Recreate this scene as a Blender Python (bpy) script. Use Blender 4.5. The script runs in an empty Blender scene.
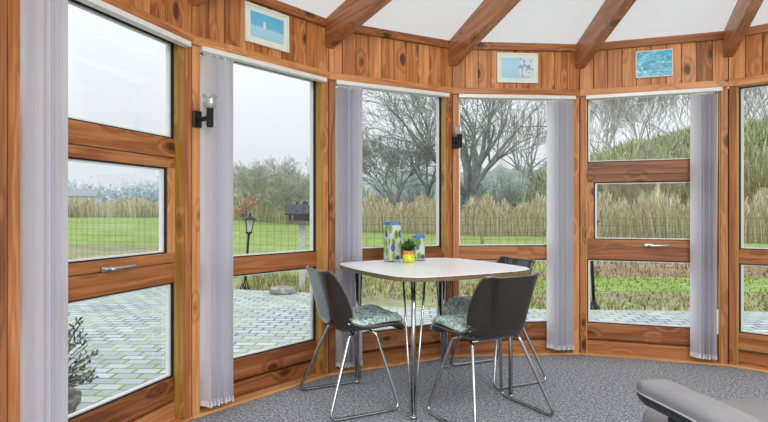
import bpy, bmesh, math, random
from mathutils import Vector, Matrix
PI = math.pi
R = random.Random(7)
C = bpy.context.scene.collection

# ------------------------------------------------------------------ helpers
class MB:
    """collects simple shapes into one mesh"""
    def __init__(s): s.v = []; s.f = []; s.m = []; s.c = []; s.col = None; s.mi = 0
    def add(s, vs, fs):
        o = len(s.v); s.v += [tuple(p) for p in vs]
        for f in fs:
            s.f.append(tuple(i + o for i in f)); s.m.append(s.mi); s.c.append(s.col)
        return s
    def box(s, x0, x1, y0, y1, z0, z1):
        return s.add([(x0,y0,z0),(x1,y0,z0),(x1,y1,z0),(x0,y1,z0),(x0,y0,z1),(x1,y0,z1),(x1,y1,z1),(x0,y1,z1)],
              [(3,2,1,0),(4,5,6,7),(0,1,5,4),(1,2,6,5),(2,3,7,6),(3,0,4,7)])
    def prism(s, poly, z0, z1):
        n = len(poly)
        return s.add([(x,y,z0) for x,y in poly] + [(x,y,z1) for x,y in poly],
              [tuple(range(n-1,-1,-1)), tuple(range(n,2*n))] + [(i,(i+1)%n,n+(i+1)%n,n+i) for i in range(n)])
    def xprism(s, poly, x0, x1):
        n = len(poly)
        return s.add([(x0,a,b) for a,b in poly] + [(x1,a,b) for a,b in poly],
              [tuple(range(n)), tuple(range(2*n-1,n-1,-1))] + [(i,n+i,n+(i+1)%n,(i+1)%n) for i in range(n)])
    def tube(s, pts, r, n=8, cap=True, closed=False):
        pts = [Vector(p) for p in pts]; k = len(pts)
        rs = r if isinstance(r, (list, tuple)) else [r]*k
        vs = []; prev = None
        for i, p in enumerate(pts):
            if closed: t = pts[(i+1) % k] - pts[i-1]
            else: t = pts[min(i+1,k-1)] - pts[max(i-1,0)]
            if t.length < 1e-9: t = Vector((0,0,1))
            t.normalize()
            if prev is None:
                a = Vector((0,0,1)) if abs(t.z) < .9 else Vector((1,0,0))
                u = t.cross(a).normalized()
            else:
                u = prev - t*prev.dot(t)
                if u.length < 1e-6: u = t.orthogonal()
                u.normalize()
            prev = u; w = t.cross(u)
            for j in range(n):
                a = 2*PI*j/n; vs.append(p + (u*math.cos(a) + w*math.sin(a))*rs[i])
        fs = []
        for i in range(k if closed else k-1):
            b = ((i+1) % k)*n
            for j in range(n): fs.append((i*n+j, i*n+(j+1)%n, b+(j+1)%n, b+j))
        if cap and not closed: fs += [tuple(range(n-1,-1,-1)), tuple(range((k-1)*n,k*n))]
        return s.add(vs, fs)
    def lathe(s, prof, n=24, c=(0,0)):
        vs = []; k = len(prof)
        for r, z in prof:
            for j in range(n):
                a = 2*PI*j/n; vs.append((c[0]+r*math.cos(a), c[1]+r*math.sin(a), z))
        fs = [(i*n+j, i*n+(j+1)%n, (i+1)*n+(j+1)%n, (i+1)*n+j) for i in range(k-1) for j in range(n)]
        fs += [tuple(range(n-1,-1,-1)), tuple(range((k-1)*n,k*n))]
        return s.add(vs, fs)
    def grid(s, fn, nu, nv):
        return s.add([fn(i/nu, j/nv) for i in range(nu+1) for j in range(nv+1)],
              [(i*(nv+1)+j, (i+1)*(nv+1)+j, (i+1)*(nv+1)+j+1, i*(nv+1)+j+1) for i in range(nu) for j in range(nv)])
    def blade(s, p, h, w, lean, ang):
        """a grass blade: two quads and a tip, bent over"""
        cx, cy = math.cos(ang)*w/2, math.sin(ang)*w/2
        lx, ly = lean
        x, y, z = p
        return s.add([(x-cx,y-cy,z),(x+cx,y+cy,z),(x-cx*.8+lx*.3,y-cy*.8+ly*.3,z+h*.55),(x+cx*.8+lx*.3,y+cy*.8+ly*.3,z+h*.55),(x+lx,y+ly,z+h)],
                     [(0,1,3,2),(2,3,4)])
    def build(s, name, mats, parent=None, smooth=False, bevel=0, seg=2, kind=None):
        me = bpy.data.meshes.new(name)
        me.from_pydata(s.v, [], s.f)
        for m in (mats if isinstance(mats, (list,tuple)) else [mats]): me.materials.append(m)
        me.polygons.foreach_set('material_index', s.m)
        if smooth: me.polygons.foreach_set('use_smooth', [True]*len(s.f))
        if any(c is not None for c in s.c):
            at = me.color_attributes.new('tint', 'BYTE_COLOR', 'CORNER')
            buf = []
            for f, c in zip(s.f, s.c):
                c = c or (1,1,1); buf += [c[0],c[1],c[2],1.0]*len(f)
            at.data.foreach_set('color', buf)
        me.update()
        o = bpy.data.objects.new(name, me); C.objects.link(o)
        if parent: o.parent = parent
        if bevel:
            b = o.modifiers.new('bevel', 'BEVEL'); b.width = bevel; b.segments = seg; b.limit_method = 'ANGLE'; b.angle_limit = .6
        if kind: o['kind'] = kind
        return o

def tag(o, label, cat=None, group=None, kind=None):
    o['label'] = label
    if cat: o['category'] = cat
    if group: o['group'] = group
    if kind: o['kind'] = kind
    return o
def empty(name, loc=(0,0,0), rz=0, label=None, cat=None, group=None, kind=None):
    o = bpy.data.objects.new(name, None); C.objects.link(o); o.empty_display_size = .1
    o.location = loc; o.rotation_euler = (0,0,rz)
    if label: tag(o, label, cat, group, kind)
    return o
def copy_tree(o, parent=None):
    c = o.copy(); C.objects.link(c)
    if parent: c.parent = parent
    for ch in list(o.children): copy_tree(ch, c)
    return c
def fillet(pts, r, n=5):
    """round the corners of an open 3-D polyline"""
    pts = [Vector(p) for p in pts]; out = [pts[0]]
    for i in range(1, len(pts)-1):
        a, b, c = pts[i-1], pts[i], pts[i+1]
        d = min(r, (a-b).length*.45, (c-b).length*.45)
        p0 = b + (a-b).normalized()*d; p1 = b + (c-b).normalized()*d
        for k in range(n+1):
            t = k/n; out.append(p0*(1-t)**2 + b*2*t*(1-t) + p1*t*t)
    out.append(pts[-1]); return out

# ------------------------------------------------------------------ materials
def lin(r, g, b): 
    f = lambda c: (c/255/12.92) if c/255 <= .04045 else ((c/255+.055)/1.055)**2.4
    return (f(r), f(g), f(b), 1)
class NT:
    def __init__(s, name):
        s.m = bpy.data.materials.new(name); s.m.use_nodes = True
        s.t = s.m.node_tree; s.t.nodes.clear()
        s.out = s.n('ShaderNodeOutputMaterial')
    def n(s, typ, **kw):
        nd = s.t.nodes.new(typ)
        for k, v in kw.items():
            if k.startswith('_'): setattr(nd, k[1:], v)
            else: s.set(nd, k, v)
        return nd
    def set(s, nd, k, v):
        key = k.replace('__', ' ')
        sock = nd.inputs[int(key[1:])] if key[0] == 'i' and key[1:].isdigit() else nd.inputs[key]
        if isinstance(v, bpy.types.NodeSocket): s.t.links.new(v, sock)
        else: sock.default_value = v
    def ramp(s, fac, stops):
        nd = s.n('ShaderNodeValToRGB', Fac=fac); e = nd.color_ramp.elements
        while len(e) < len(stops): e.new(.5)
        for q, (p, c) in zip(e, stops): q.position = p; q.color = c
        return nd.outputs['Color']
    def mix(s, fac, a, b, mode='MIX'):
        nd = s.n('ShaderNodeMix', _data_type='RGBA', _blend_type=mode)
        for k, v in ((0, fac), (6, a), (7, b)):
            if isinstance(v, bpy.types.NodeSocket): s.t.links.new(v, nd.inputs[k])
            else: nd.inputs[k].default_value = v
        return nd.outputs[2]
    def math(s, op, a, b=0.0, c=0.0):
        nd = s.n('ShaderNodeMath', _operation=op)
        for i, v in enumerate((a, b, c)):
            if isinstance(v, bpy.types.NodeSocket): s.t.links.new(v, nd.inputs[i])
            else: nd.inputs[i].default_value = v
        return nd.outputs[0]
    def obj(s): return s.n('ShaderNodeTexCoord').outputs['Object']
    def mapped(s, vec, scale=(1,1,1), loc=(0,0,0), rot=(0,0,0)):
        return s.n('ShaderNodeMapping', Vector=vec, Scale=scale, Location=loc, Rotation=rot).outputs[0]
    def noise(s, vec, scale, detail=3, rough=.5, dist=0):
        return s.n('ShaderNodeTexNoise', Vector=vec, Scale=scale, Detail=detail, Roughness=rough, Distortion=dist).outputs[0]
    def bsdf(s, col, rough=.5, metal=0, bump=None, bs=.3, bd=.01, spec=.5, **kw):
        p = s.n('ShaderNodeBsdfPrincipled', Base__Color=col, Roughness=rough, Metallic=metal)
        p.inputs['Specular IOR Level'].default_value = spec
        for k, v in kw.items(): s.set(p, k, v)
        if bump is not None:
            s.set(p, 'Normal', s.n('ShaderNodeBump', Height=bump, Strength=bs, Distance=bd).outputs[0])
        s.t.links.new(p.outputs[0], s.out.inputs[0]); return s.m
def plain(name, rgb, rough=.5, metal=0, var=.06, scale=20, **kw):
    t = NT(name); c = lin(*rgb)
    n = t.noise(t.obj(), scale, 3)
    d = tuple(x*(1-var*2) for x in c[:3]) + (1,); l = tuple(min(1,x*(1+var*2)) for x in c[:3]) + (1,)
    return t.bsdf(t.ramp(n, [(.3, d), (.7, l)]), rough, metal, **kw)

def wood(name, axis, dark, mid, light, boards=0, knots=1.0, rough=.45):
    t = NT(name)
    vec = t.obj()
    rnd = t.n('ShaderNodeObjectInfo').outputs['Random']
    off = t.math('MULTIPLY', rnd, 37.0)
    sep = t.n('ShaderNodeSeparateXYZ', Vector=vec).outputs
    if boards:
        idx = t.math('FLOOR', t.math('DIVIDE', sep[0], boards))
        wn = t.n('ShaderNodeTexWhiteNoise', _noise_dimensions='2D', Vector=t.n('ShaderNodeCombineXYZ', X=idx, Y=off).outputs[0]).outputs[0]
        off = t.math('ADD', off, t.math('MULTIPLY', wn, 29.0))
    else: wn = rnd
    offv = t.n('ShaderNodeCombineXYZ', X=off, Y=off, Z=off).outputs[0]
    v = t.n('ShaderNodeVectorMath', _operation='ADD', i0=vec, i1=offv).outputs[0]
    sc = [9.0]*3; sc[axis] = .55
    fs = [110.0]*3; fs[axis] = 2.5
    ks = [6.5]*3; ks[axis] = 3.4
    # knots: sparse spots, the grain bends round them
    kn = t.n('ShaderNodeTexVoronoi', Vector=t.mapped(v, ks), Scale=1.0, Randomness=1.0).outputs['Distance']
    kd = t.math('SUBTRACT', .38, kn); kd = t.math('MAXIMUM', kd, 0.0)
    g0 = t.noise(t.mapped(v, sc), 1.0, 3, .55, .6)
    ph = t.math('ADD', t.math('MULTIPLY', g0, 30.0), t.math('MULTIPLY', kd, 34.0))
    rings = t.math('MULTIPLY_ADD', t.math('SINE', ph), .5, .5)
    fine = t.noise(t.mapped(v, fs), 1.0, 2, .6)
    big = t.noise(t.mapped(v, [q*.35 for q in sc]), 1.0, 2, .5)
    f = t.math('ADD', t.math('MULTIPLY', rings, .17), t.math('ADD', t.math('MULTIPLY', fine, .42), t.math('MULTIPLY', big, .50)))
    f = t.math('ADD', f, t.math('MULTIPLY', t.math('SUBTRACT', wn, .5), .21))
    col = t.ramp(f, [(.25, lin(*dark)), (.52, lin(*mid)), (.85, lin(*light))])
    kspot = t.ramp(kn, [(.0, (1,1,1,1)), (.12, (.9,.9,.9,1)), (.17, (.25,.25,.25,1)), (.27, (0,0,0,1))])
    kspot = t.math('MULTIPLY', kspot, .9*knots)
    col = t.mix(kspot, col, lin(60, 26, 10))
    return t.bsdf(col, rough, bump=f, bs=.12, bd=.004, spec=.35)

M = {}
WD = ((104,60,32), (172,108,62), (218,158,104))
WH = ((86,48,26), (150,90,50), (202,142,90))
M['wood_v'] = wood('pine_vertical', 2, *WD)
M['wood_h'] = wood('pine_horizontal', 0, *WH)
M['wood_head'] = wood('pine_header', 0, (118,68,36), (186,122,72), (228,170,114))
M['wood_stop'] = wood('pine_yellow_reveal', 2, (140,96,36), (184,142,70), (214,178,108), knots=.7)
M['wood_stop_h'] = wood('pine_yellow_reveal_h', 0, (120,70,28), (166,112,56), (196,146,86), knots=.4)
M['cladding'] = wood('pine_cladding', 2, (112,64,32), (180,114,64), (226,164,108), boards=.1001, knots=1)
M['beam'] = wood('pine_beam', 0, (118,64,36), (172,110,68), (212,152,104), knots=.8, rough=.35)
M['base'] = wood('pine_base_strip', 0, (170,112,60), (206,150,94), (228,180,122), knots=.3)
M['white_pvc'] = plain('white_trim', (226,228,230), .4, var=.02)
M['gasket'] = plain('black_rubber_gasket', (22,24,26), .6)
M['track'] = plain('white_blind_track', (222,222,220), .35, var=.02)
M['black_iron'] = plain('black_iron', (26,28,30), .4, .3)
M['chrome'] = plain('chrome', (168,170,173), .16, 1.0, var=.02)
M['steel'] = plain('brushed_handle_metal', (190,192,194), .3, 1.0, var=.03)
M['white_laminate'] = plain('white_laminate', (246,248,250), .28, var=.01)
M['table_edge'] = plain('plywood_edge', (112,94,66), .5, var=.15, scale=60)
M['frame_white'] = plain('white_picture_frame', (228,228,220), .45, var=.02)
M['mat_board'] = plain('cream_mat_board', (222,224,216), .8, var=.02)
M['stone'] = plain('weathered_stone', (150,150,140), .9, var=.3, scale=14)

def shell_mat():
    t = NT('brown_moulded_plastic')
    n = t.noise(t.obj(), 5, 2)
    return t.bsdf(t.ramp(n, [(.3, lin(32,27,22)), (.7, lin(43,37,31))]), .16, spec=.6, Coat__Weight=.3, Coat__Roughness=.08)
M['shell'] = shell_mat()
M['rim'] = plain('worn_tan_rim', (112,102,84), .3, var=.1)
def fabric_vane():
    t = NT('white_vane_fabric')
    s = t.n('ShaderNodeSeparateXYZ', Vector=t.obj()).outputs
    w = t.math('MULTIPLY_ADD', t.math('SINE', t.math('MULTIPLY', s[1], 480.0)), .5, .5)
    rn = t.n('ShaderNodeObjectInfo').outputs['Random']
    c = t.mix(w, lin(232,232,238), lin(253,253,255))
    c = t.mix(t.math('MULTIPLY', rn, .6), c, lin(168,168,180))
    d = t.n('ShaderNodeBsdfDiffuse', Color=c); tr = t.n('ShaderNodeBsdfTranslucent', Color=lin(250,249,253))
    m = t.n('ShaderNodeMixShader', i0=.55, i1=d.outputs[0], i2=tr.outputs[0])
    t.t.links.new(m.outputs[0], t.out.inputs[0]); return t.m
M['vane'] = fabric_vane()
def glass(name, tint, refl=.5):
    t = NT(name)
    tr = t.n('ShaderNodeBsdfTransparent', Color=tint); g = t.n('ShaderNodeBsdfGlossy', Roughness=.0, Color=(1,1,1,1))
    fr = t.n('ShaderNodeFresnel', IOR=1.45).outputs[0]
    m = t.n('ShaderNodeMixShader', i0=t.math('MULTIPLY', fr, refl), i1=tr.outputs[0], i2=g.outputs[0])
    t.t.links.new(m.outputs[0], t.out.inputs[0]); return t.m
GT = .845
M['glass'] = glass('window_glass', (GT, GT*1.005, GT*1.01, 1), .10)
M['clear_glass'] = glass('clear_glass', (.86,.88,.88,1), 1.0)
def frosted():
    t = NT('frosted_glass_shade')
    g = t.n('ShaderNodeBsdfTranslucent', Color=(.9,.9,.9,1)); d = t.n('ShaderNodeBsdfGlossy', Roughness=.15, Color=(.95,.95,.95,1)); tr = t.n('ShaderNodeBsdfTransparent', Color=(.95,.95,.95,1))
    a = t.n('ShaderNodeMixShader', i0=.35, i1=g.outputs[0], i2=d.outputs[0])
    b = t.n('ShaderNodeMixShader', i0=.45, i1=a.outputs[0], i2=tr.outputs[0])
    t.t.links.new(b.outputs[0], t.out.inputs[0]); return t.m
M['frosted'] = frosted()
def roof_mat():
    t = NT('ribbed_white_polycarbonate')
    v = t.n('ShaderNodeNewGeometry').outputs['Position']
    w = t.n('ShaderNodeTexWave', Vector=t.mapped(v, (1,1,1), rot=(0,0,.6)), Scale=26.0, Distortion=0.0).outputs[1]
    b = t.noise(v, 1.3, 3)
    c = t.mix(t.math('MULTIPLY', w, .45), lin(228,227,226), lin(202,202,203))
    c = t.mix(t.ramp(b, [(.45,(0,0,0,1)),(.75,(.16,.16,.16,1))]), c, lin(210,210,205))
    tr = t.n('ShaderNodeBsdfTranslucent', Color=c); d = t.n('ShaderNodeBsdfDiffuse', Color=c)
    m = t.n('ShaderNodeMixShader', i0=.28, i1=tr.outputs[0], i2=d.outputs[0])
    t.t.links.new(m.outputs[0], t.out.inputs[0]); return t.m
M['roof'] = roof_mat()
def carpet():
    t = NT('grey_flecked_carpet')
    v = t.obj()
    a = t.noise(v, 120, 2, .8); b = t.noise(v, 55, 3, .7); c = t.noise(v, 2.2, 3)
    f = t.math('ADD', t.math('MULTIPLY', a, .62), t.math('MULTIPLY', b, .38))
    col = t.ramp(f, [(.40, lin(66,68,74)), (.5, lin(138,140,146)), (.60, lin(206,208,213))])
    col = t.mix(t.math('MULTIPLY', c, .25), col, lin(118,120,126))
    return t.bsdf(col, .95, bump=f, bs=.6, bd=.006, spec=.1)
M['carpet'] = carpet()
def paver():
    t = NT('mossy_block_paving')
    v = t.mapped(t.obj(), rot=(0,0,.04))
    bt = t.n('ShaderNodeTexBrick', Vector=v, Color1=(0,0,0,1), Color2=(1,1,1,1), Mortar=(.5,.5,.5,1), Scale=1.0, Mortar__Size=.012, Mortar__Smooth=.3)
    bt.inputs['Brick Width'].default_value = .20; bt.inputs['Row Height'].default_value = .125; bt.offset = .5
    n = t.noise(t.obj(), 30, 4, .6); n2 = t.noise(t.obj(), 1.1, 4)
    base = t.ramp(bt.outputs['Color'], [(.0, lin(164,175,182)), (1, lin(202,210,216))])
    base = t.mix(t.math('MULTIPLY', n, .3), base, lin(146,156,156))
    moss = t.ramp(n2, [(.40, lin(84,90,76)), (.56, lin(150,168,56))])
    col = t.mix(bt.outputs['Fac'], base, moss)
    mossy = t.ramp(t.noise(t.obj(), 6, 5, .65), [(.55,(0,0,0,1)),(.72,(.5,.5,.5,1))])
    col = t.mix(mossy, col, lin(142,152,120))
    return t.bsdf(col, .62, bump=t.math('SUBTRACT', 1.0, bt.outputs['Fac']), bs=.4, bd=.008, spec=.3)
M['paver'] = paver()
def ground_mat(name, stops, sc=5, rough=.95, bs=.5):
    t = NT(name)
    a = t.noise(t.obj(), sc, 6, .7); b = t.noise(t.obj(), sc*.12, 3)
    f = t.math('ADD', t.math('MULTIPLY', a, .7), t.math('MULTIPLY', b, .3))
    return t.bsdf(t.ramp(f, stops), rough, bump=f, bs=bs, bd=.05, spec=.1)
M['lawn'] = ground_mat('lawn_grass', [(.3, lin(112,130,70)), (.5, lin(142,164,92)), (.7, lin(176,188,128))], 4)
M['bed'] = ground_mat('weedy_gravel', [(.32, lin(92,92,70)), (.46, lin(150,146,126)), (.55, lin(150,160,100)), (.68, lin(196,194,182))], 9)
M['leafbed'] = ground_mat('leaf_litter', [(.32, lin(98,80,62)), (.5, lin(152,130,104)), (.68, lin(192,178,156))], 8)
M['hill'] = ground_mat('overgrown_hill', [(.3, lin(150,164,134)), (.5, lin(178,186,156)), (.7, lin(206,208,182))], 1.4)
M['hedgemass'] = ground_mat('haze_tinted_thicket', [(.3, lin(146,164,160)), (.5, lin(172,188,182)), (.7, lin(196,208,200))], 1.6)  # bluish distance haze is put into this colour
def tinted(name, rough=.8, trans=.0, mul=(1,1,1)):
    t = NT(name)
    c = t.n('ShaderNodeVertexColor', _layer_name='tint').outputs[0]
    n = t.noise(t.obj(), 9, 2)
    c = t.mix(1.0, c, t.ramp(n, [(.3, (.8*mul[0],.8*mul[1],.8*mul[2],1)), (.7, (1.1*mul[0],1.1*mul[1],1.1*mul[2],1))]), 'MULTIPLY')
    d = t.n('ShaderNodeBsdfDiffuse', Color=c); tr = t.n('ShaderNodeBsdfTranslucent', Color=c)
    m = t.n('ShaderNodeMixShader', i0=.45, i1=d.outputs[0], i2=tr.outputs[0])
    t.t.links.new(m.outputs[0], t.out.inputs[0]); return t.m
M['tinted'] = tinted('plant_fibres')
def bark(name, rgb):  # bark tones lightened to carry the mist over distant trees
    t = NT(name); c = lin(*rgb)
    n = t.noise(t.obj(), 3, 4)
    return t.bsdf(t.ramp(n, [(.3, tuple(x*.75 for x in c[:3])+(1,)), (.7, tuple(min(1,x*1.25) for x in c[:3])+(1,))]), .9, spec=.1)
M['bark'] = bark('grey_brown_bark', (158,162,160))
M['bark_far'] = bark('haze_tinted_bark', (188,190,180))
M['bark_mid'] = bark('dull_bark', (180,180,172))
def floral():
    t = NT('teal_floral_cotton')
    v = t.obj()
    vo = t.n('ShaderNodeTexVoronoi', Vector=v, Scale=19.0).outputs['Distance']
    n = t.noise(v, 24, 3, .6, 1.6); n2 = t.noise(v, 90, 2)
    c = t.ramp(n, [(.36, lin(70,124,124)), (.45, lin(150,192,190)), (.53, lin(238,246,242)), (.62, lin(120,160,150))])
    c = t.mix(t.ramp(vo, [(.1,(.8,.8,.8,1)),(.3,(0,0,0,1))]), c, lin(240,246,242))
    c = t.mix(t.ramp(n2, [(.56,(0,0,0,1)),(.66,(.6,.6,.6,1))]), c, lin(120,108,88))
    return t.bsdf(c, .9, bump=n, bs=.3, bd=.006, spec=.1)
M['floral'] = floral()
def leather():
    t = NT('grey_leather')
    n = t.noise(t.obj(), 130, 4); b = t.noise(t.obj(), 3, 2)
    return t.bsdf(t.ramp(b, [(.3, lin(122,122,124)), (.7, lin(142,142,144))]), .36, bump=n, bs=.12, bd=.002, spec=.5)
M['leather'] = leather()
M['leather_light'] = plain('pale_grey_leather', (130,130,132), .36, var=.05, scale=6)
M['dark_leather'] = plain('black_leather_underside', (34,34,36), .45)
M['piping'] = plain('pale_piping', (172,172,172), .5)

# ------------------------------------------------------------------ camera, sky
CAM = Vector((0, 0, 1.11)); F = 533.0
cd = bpy.data.cameras.new('camera'); cam = bpy.data.objects.new('camera', cd); C.objects.link(cam)
cam.location = CAM; cam.rotation_euler = (PI/2, 0, 0)
cd.sensor_width = 36; cd.lens = 36*F/768; cd.clip_start = .05; cd.clip_end = 400; cd.shift_y = .0005
bpy.context.scene.camera = cam
def at(px, Y, z=0.0): return Vector(((px-384)/F*Y, Y, z))     # a spot on the plan from a picture column and a distance
def zz(py, Y): return CAM.z + (210.6-py)/F*Y

w = bpy.data.worlds.new('overcast'); bpy.context.scene.world = w; w.use_nodes = True
nt = w.node_tree; nt.nodes.clear()
wo = nt.nodes.new('ShaderNodeOutputWorld'); bg = nt.nodes.new('ShaderNodeBackground')
tc = nt.nodes.new('ShaderNodeTexCoord'); sp = nt.nodes.new('ShaderNodeSeparateXYZ'); cr = nt.nodes.new('ShaderNodeValToRGB'); ns = nt.nodes.new('ShaderNodeTexNoise')
nt.links.new(tc.outputs['Generated'], sp.inputs[0]); nt.links.new(sp.outputs[2], cr.inputs[0])
cr.color_ramp.elements[0].position = 0.0; cr.color_ramp.elements[0].color = (.80,.85,.885,1)
cr.color_ramp.elements[1].position = .55; cr.color_ramp.elements[1].color = (.88,.91,.94,1)
nt.links.new(cr.outputs[0], bg.inputs[0]); mr = nt.nodes.new('ShaderNodeMapRange'); nt.links.new(sp.outputs[2], mr.inputs[0])
mr.inputs[1].default_value = .1; mr.inputs[2].default_value = 1.0; mr.inputs[3].default_value = 1.38; mr.inputs[4].default_value = 2.9
nt.links.new(mr.outputs[0], bg.inputs[1])
nt.links.new(bg.outputs[0], wo.inputs[0])

# ------------------------------------------------------------------ the round room: a 16-sided ring of window bays
RC = (1.2065, 1.586); RR = 2.565; TH = 2.6273
def V(i):
    a = TH - i*2*PI/16
    return Vector((RC[0] + RR*math.cos(a), RC[1] + RR*math.sin(a), 0))
L = (V(1)-V(0)).length; MT = math.tan(PI/16)
JW, HT = .048, 2.0
SIDES = {-2:'south_west', -1:'west', 0:'north_west', 1:'north_north_west', 2:'north', 3:'north_north_east', 4:'north_east', 5:'east', 6:'south_east'}
SPOT = {-2:'beside the far left bay', -1:'at the left with opening sash and handle', 0:'looking out on the lantern and bird table', 1:'behind the left end of the table',
        2:'behind the right end of the table', 3:'at the right with opening sash and handle', 4:'cut by the right edge of the picture', 5:'beyond the right edge', 6:'far beyond the right edge'}
Q = Vector((1.4, 1.143, 2.726))       # where the beams meet

def bay(i, opening):
    a, b = V(i), V(i+1); d = b-a; rz = math.atan2(d.y, d.x)
    W = empty('window_%d' % (i+3), a, rz, 'pine framed window bay ' + SPOT[i], 'window', None, 'structure')
    # jambs, mitred outwards so that neighbours meet
    for s in (0, 1):
        f = (lambda x: x) if s == 0 else (lambda x: L-x)
        poly = [(f(.0028),0),(f(JW),0),(f(JW),.125),(f(-.125*MT+.0012),.125),(f(-.02*MT+.0012),.02),(f(.0028),.02)]
        if s == 1: poly.reverse()
        MB().prism(poly, 0, HT).build('jamb', M['wood_v'], W, bevel=.0035)
        x0, x1 = sorted((f(JW), f(JW+.006)))
        MB().box(x0, x1, .010, .070, .0185, HT-.001).build('glazing_stop', M['wood_stop'], W)
    MB().box(JW, L-JW, .066, .125, .736, .838).build('transom', M['wood_h'], W, bevel=.004)
    MB().box(JW, L-JW, .066, .125, .117, .238).build('bottom_rail', M['wood_h'], W, bevel=.004)
    MB().box(JW, L-JW, .066, .12, .0, .101).build('kick_board', M['wood_h'], W, bevel=.004)
    MB().box(JW, L-JW, .104, .12, .095, .12).build('groove_strip', M['wood_h'], W)
    MB().box(.0016, L-.0016, -.014, .125, HT, HT+.052).build('header', M['wood_head'], W, bevel=.004)
    def pane(x0, x1, z0, z1, y, par):
        g = MB(); k = .011
        for (p, q, r_, s_) in ((x0,x0+k,z0,z1),(x1-k,x1,z0,z1),(x0+k,x1-k,z0,z0+k*.6),(x0+k,x1-k,z1-k*.6,z1)): g.box(p, q, y-.012, y-.002, r_, s_)
        gl = MB().box(x0, x1, y+.016, y+.020, z0, z1).build('glass', M['glass'], par)
        g.build('gasket', M['gasket'], gl if par is W else par)
        g = MB(); k2 = .026
        for (p, q, r_, s_) in ((x0,x0+k2,z0,z1),(x1-k2,x1,z0,z1),(x0+k2,x1-k2,z0,z0+.014),(x0+k2,x1-k2,z1-.014,z1)): g.box(p, q, y-.002, y+.016, r_, s_)
        g.build('glazing_bead', M['white_pvc'], gl if par is W else par)
    xa, xb = JW+.006, L-JW-.006
    pane(xa, xb, .238, .736, .086, W)
    if not opening:
        pane(xa, xb, .838, HT, .086, W)
    else:
        MB().box(JW, L-JW, .066, .125, 1.393, 1.493).build('transom', M['wood_h'], W, bevel=.004)
        pane(xa, xb, 1.493, HT, .086, W)
        S = MB()
        z0, z1, e = .842, 1.387, .05
        S.box(xa, xb, .060, .115, z0, z0+e).box(xa, xb, .060, .115, z1-e, z1)
        S = S.build('casement_sash', M['wood_h'], W, bevel=.004)
        T = MB().box(xa, xa+e, .0605, .115, z0+e, z1-e).box(xb-e, xb, .0605, .115, z0+e, z1-e)
        T.build('stile', M['wood_v'], S, bevel=.004)
        pane(xa+e, xb-e, z0+e, z1-e, .086, S)
        h = MB().box(.46, .52, .048, .060, z0-.002, z0+.022)
        h.tube(fillet([(.49,.052,z0+.010),(.49,.020,z0+.010),(.62,.016,z0+.013)], .012), [.008]*7+[.007], 8)
        h.build('window_handle', M['steel'], S, smooth=True, bevel=.001)
    # pine boarding above the windows, with a cover strip under the roof
    K = empty('wall_' + SIDES[i], a, rz, 'vertical pine boarding above the window bay ' + SPOT[i], 'wall', None, 'structure')
    c = MB(); nb = 10; bw = L/nb; g = .0035
    for k in range(nb):
        c.prism([(k*bw, .012),(k*bw+g, .001),((k+1)*bw-g, .001),((k+1)*bw, .012),((k+1)*bw,.03),(k*bw,.03)], HT+.05, 2.36)
    c.build('boarding', M['cladding'], K)
    MB().box(.0005, L-.0005, -.022, .10, 2.343, 2.400).build('cover_strip', M['wood_h'], K, bevel=.004)
    MB().box(-.02, L+.02, .034, .10, HT+.052, 2.36).build('backing', M['wood_h'], K)
    bb = MB().box(.001, L-.001, -.012, .068, 0, .016).build('baseboard_' + SIDES[i], M['base'], None, bevel=.004)
    bb.location = a; bb.rotation_euler = (0,0,rz)
    tag(bb, 'pale pine strip along the carpet under the bay ' + SPOT[i], 'baseboard', None, 'structure')
    return W
for i in range(-2, 7): bay(i, i in (-1, 3))

# floor
poly = [(V(i).x, V(i).y) for i in range(15, -1, -1)]
fl = MB().prism(poly, -.10, 0).build('floor', M['carpet']); tag(fl, 'grey flecked carpet of the round room', 'floor', None, 'structure')
# roof: translucent sheets on the beams
rb = MB(); top = Vector((Q.x, Q.y, Q.z+.205))
for i in range(-3, 8):
    a, b = V(i), V(i+1); ao = a+(a-Vector((RC[0],RC[1],0)))*.06; bo = b+(b-Vector((RC[0],RC[1],0)))*.06
    z = 2.402; ze = 2.402-.028
    rb.add([(ao.x,ao.y,ze),(bo.x,bo.y,ze),top,(ao.x,ao.y,ze+.016),(bo.x,bo.y,ze+.016),top+Vector((0,0,.016))], [(0,1,2),(5,4,3),(0,3,4,1)])
o = rb.build('ceiling', M['roof']); tag(o, 'translucent white ribbed roof sheets over the beams', 'ceiling', None, 'structure')
for i in range(-2, 8):
    p = V(i); d = Vector((Q.x-p.x, Q.y-p.y, 0)); ln = d.length-.05; s = (Q.z-2.212)/d.length
    hb, hw = .19, .033
    m = MB().add([(x, y, x*s+z) for x in (.003, ln) for (y, z) in ((-hw,0),(hw,0),(hw,hb),(-hw,hb))],
                 [(3,2,1,0),(4,5,6,7),(0,1,5,4),(1,2,6,5),(2,3,7,6),(3,0,4,7)])
    o = m.build('ceiling_beam', M['beam'], bevel=.005)
    o.location = (p.x, p.y, 2.212); o.rotation_euler = (0,0,math.atan2(d.y, d.x))
    names = {0:'first on the left, its end beside the wall lamp', 1:'right of the lighthouse picture', 2:'left of the pale sketch picture', 3:'between the pale sketch and the turquoise sea picture', 4:'right of the turquoise sea picture'}
    tag(o, 'pine ceiling beam ' + names.get(i, 'out past the picture edge %s' % ('on the left' if i < 0 else 'on the right')), 'beam', None, 'structure')

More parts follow.
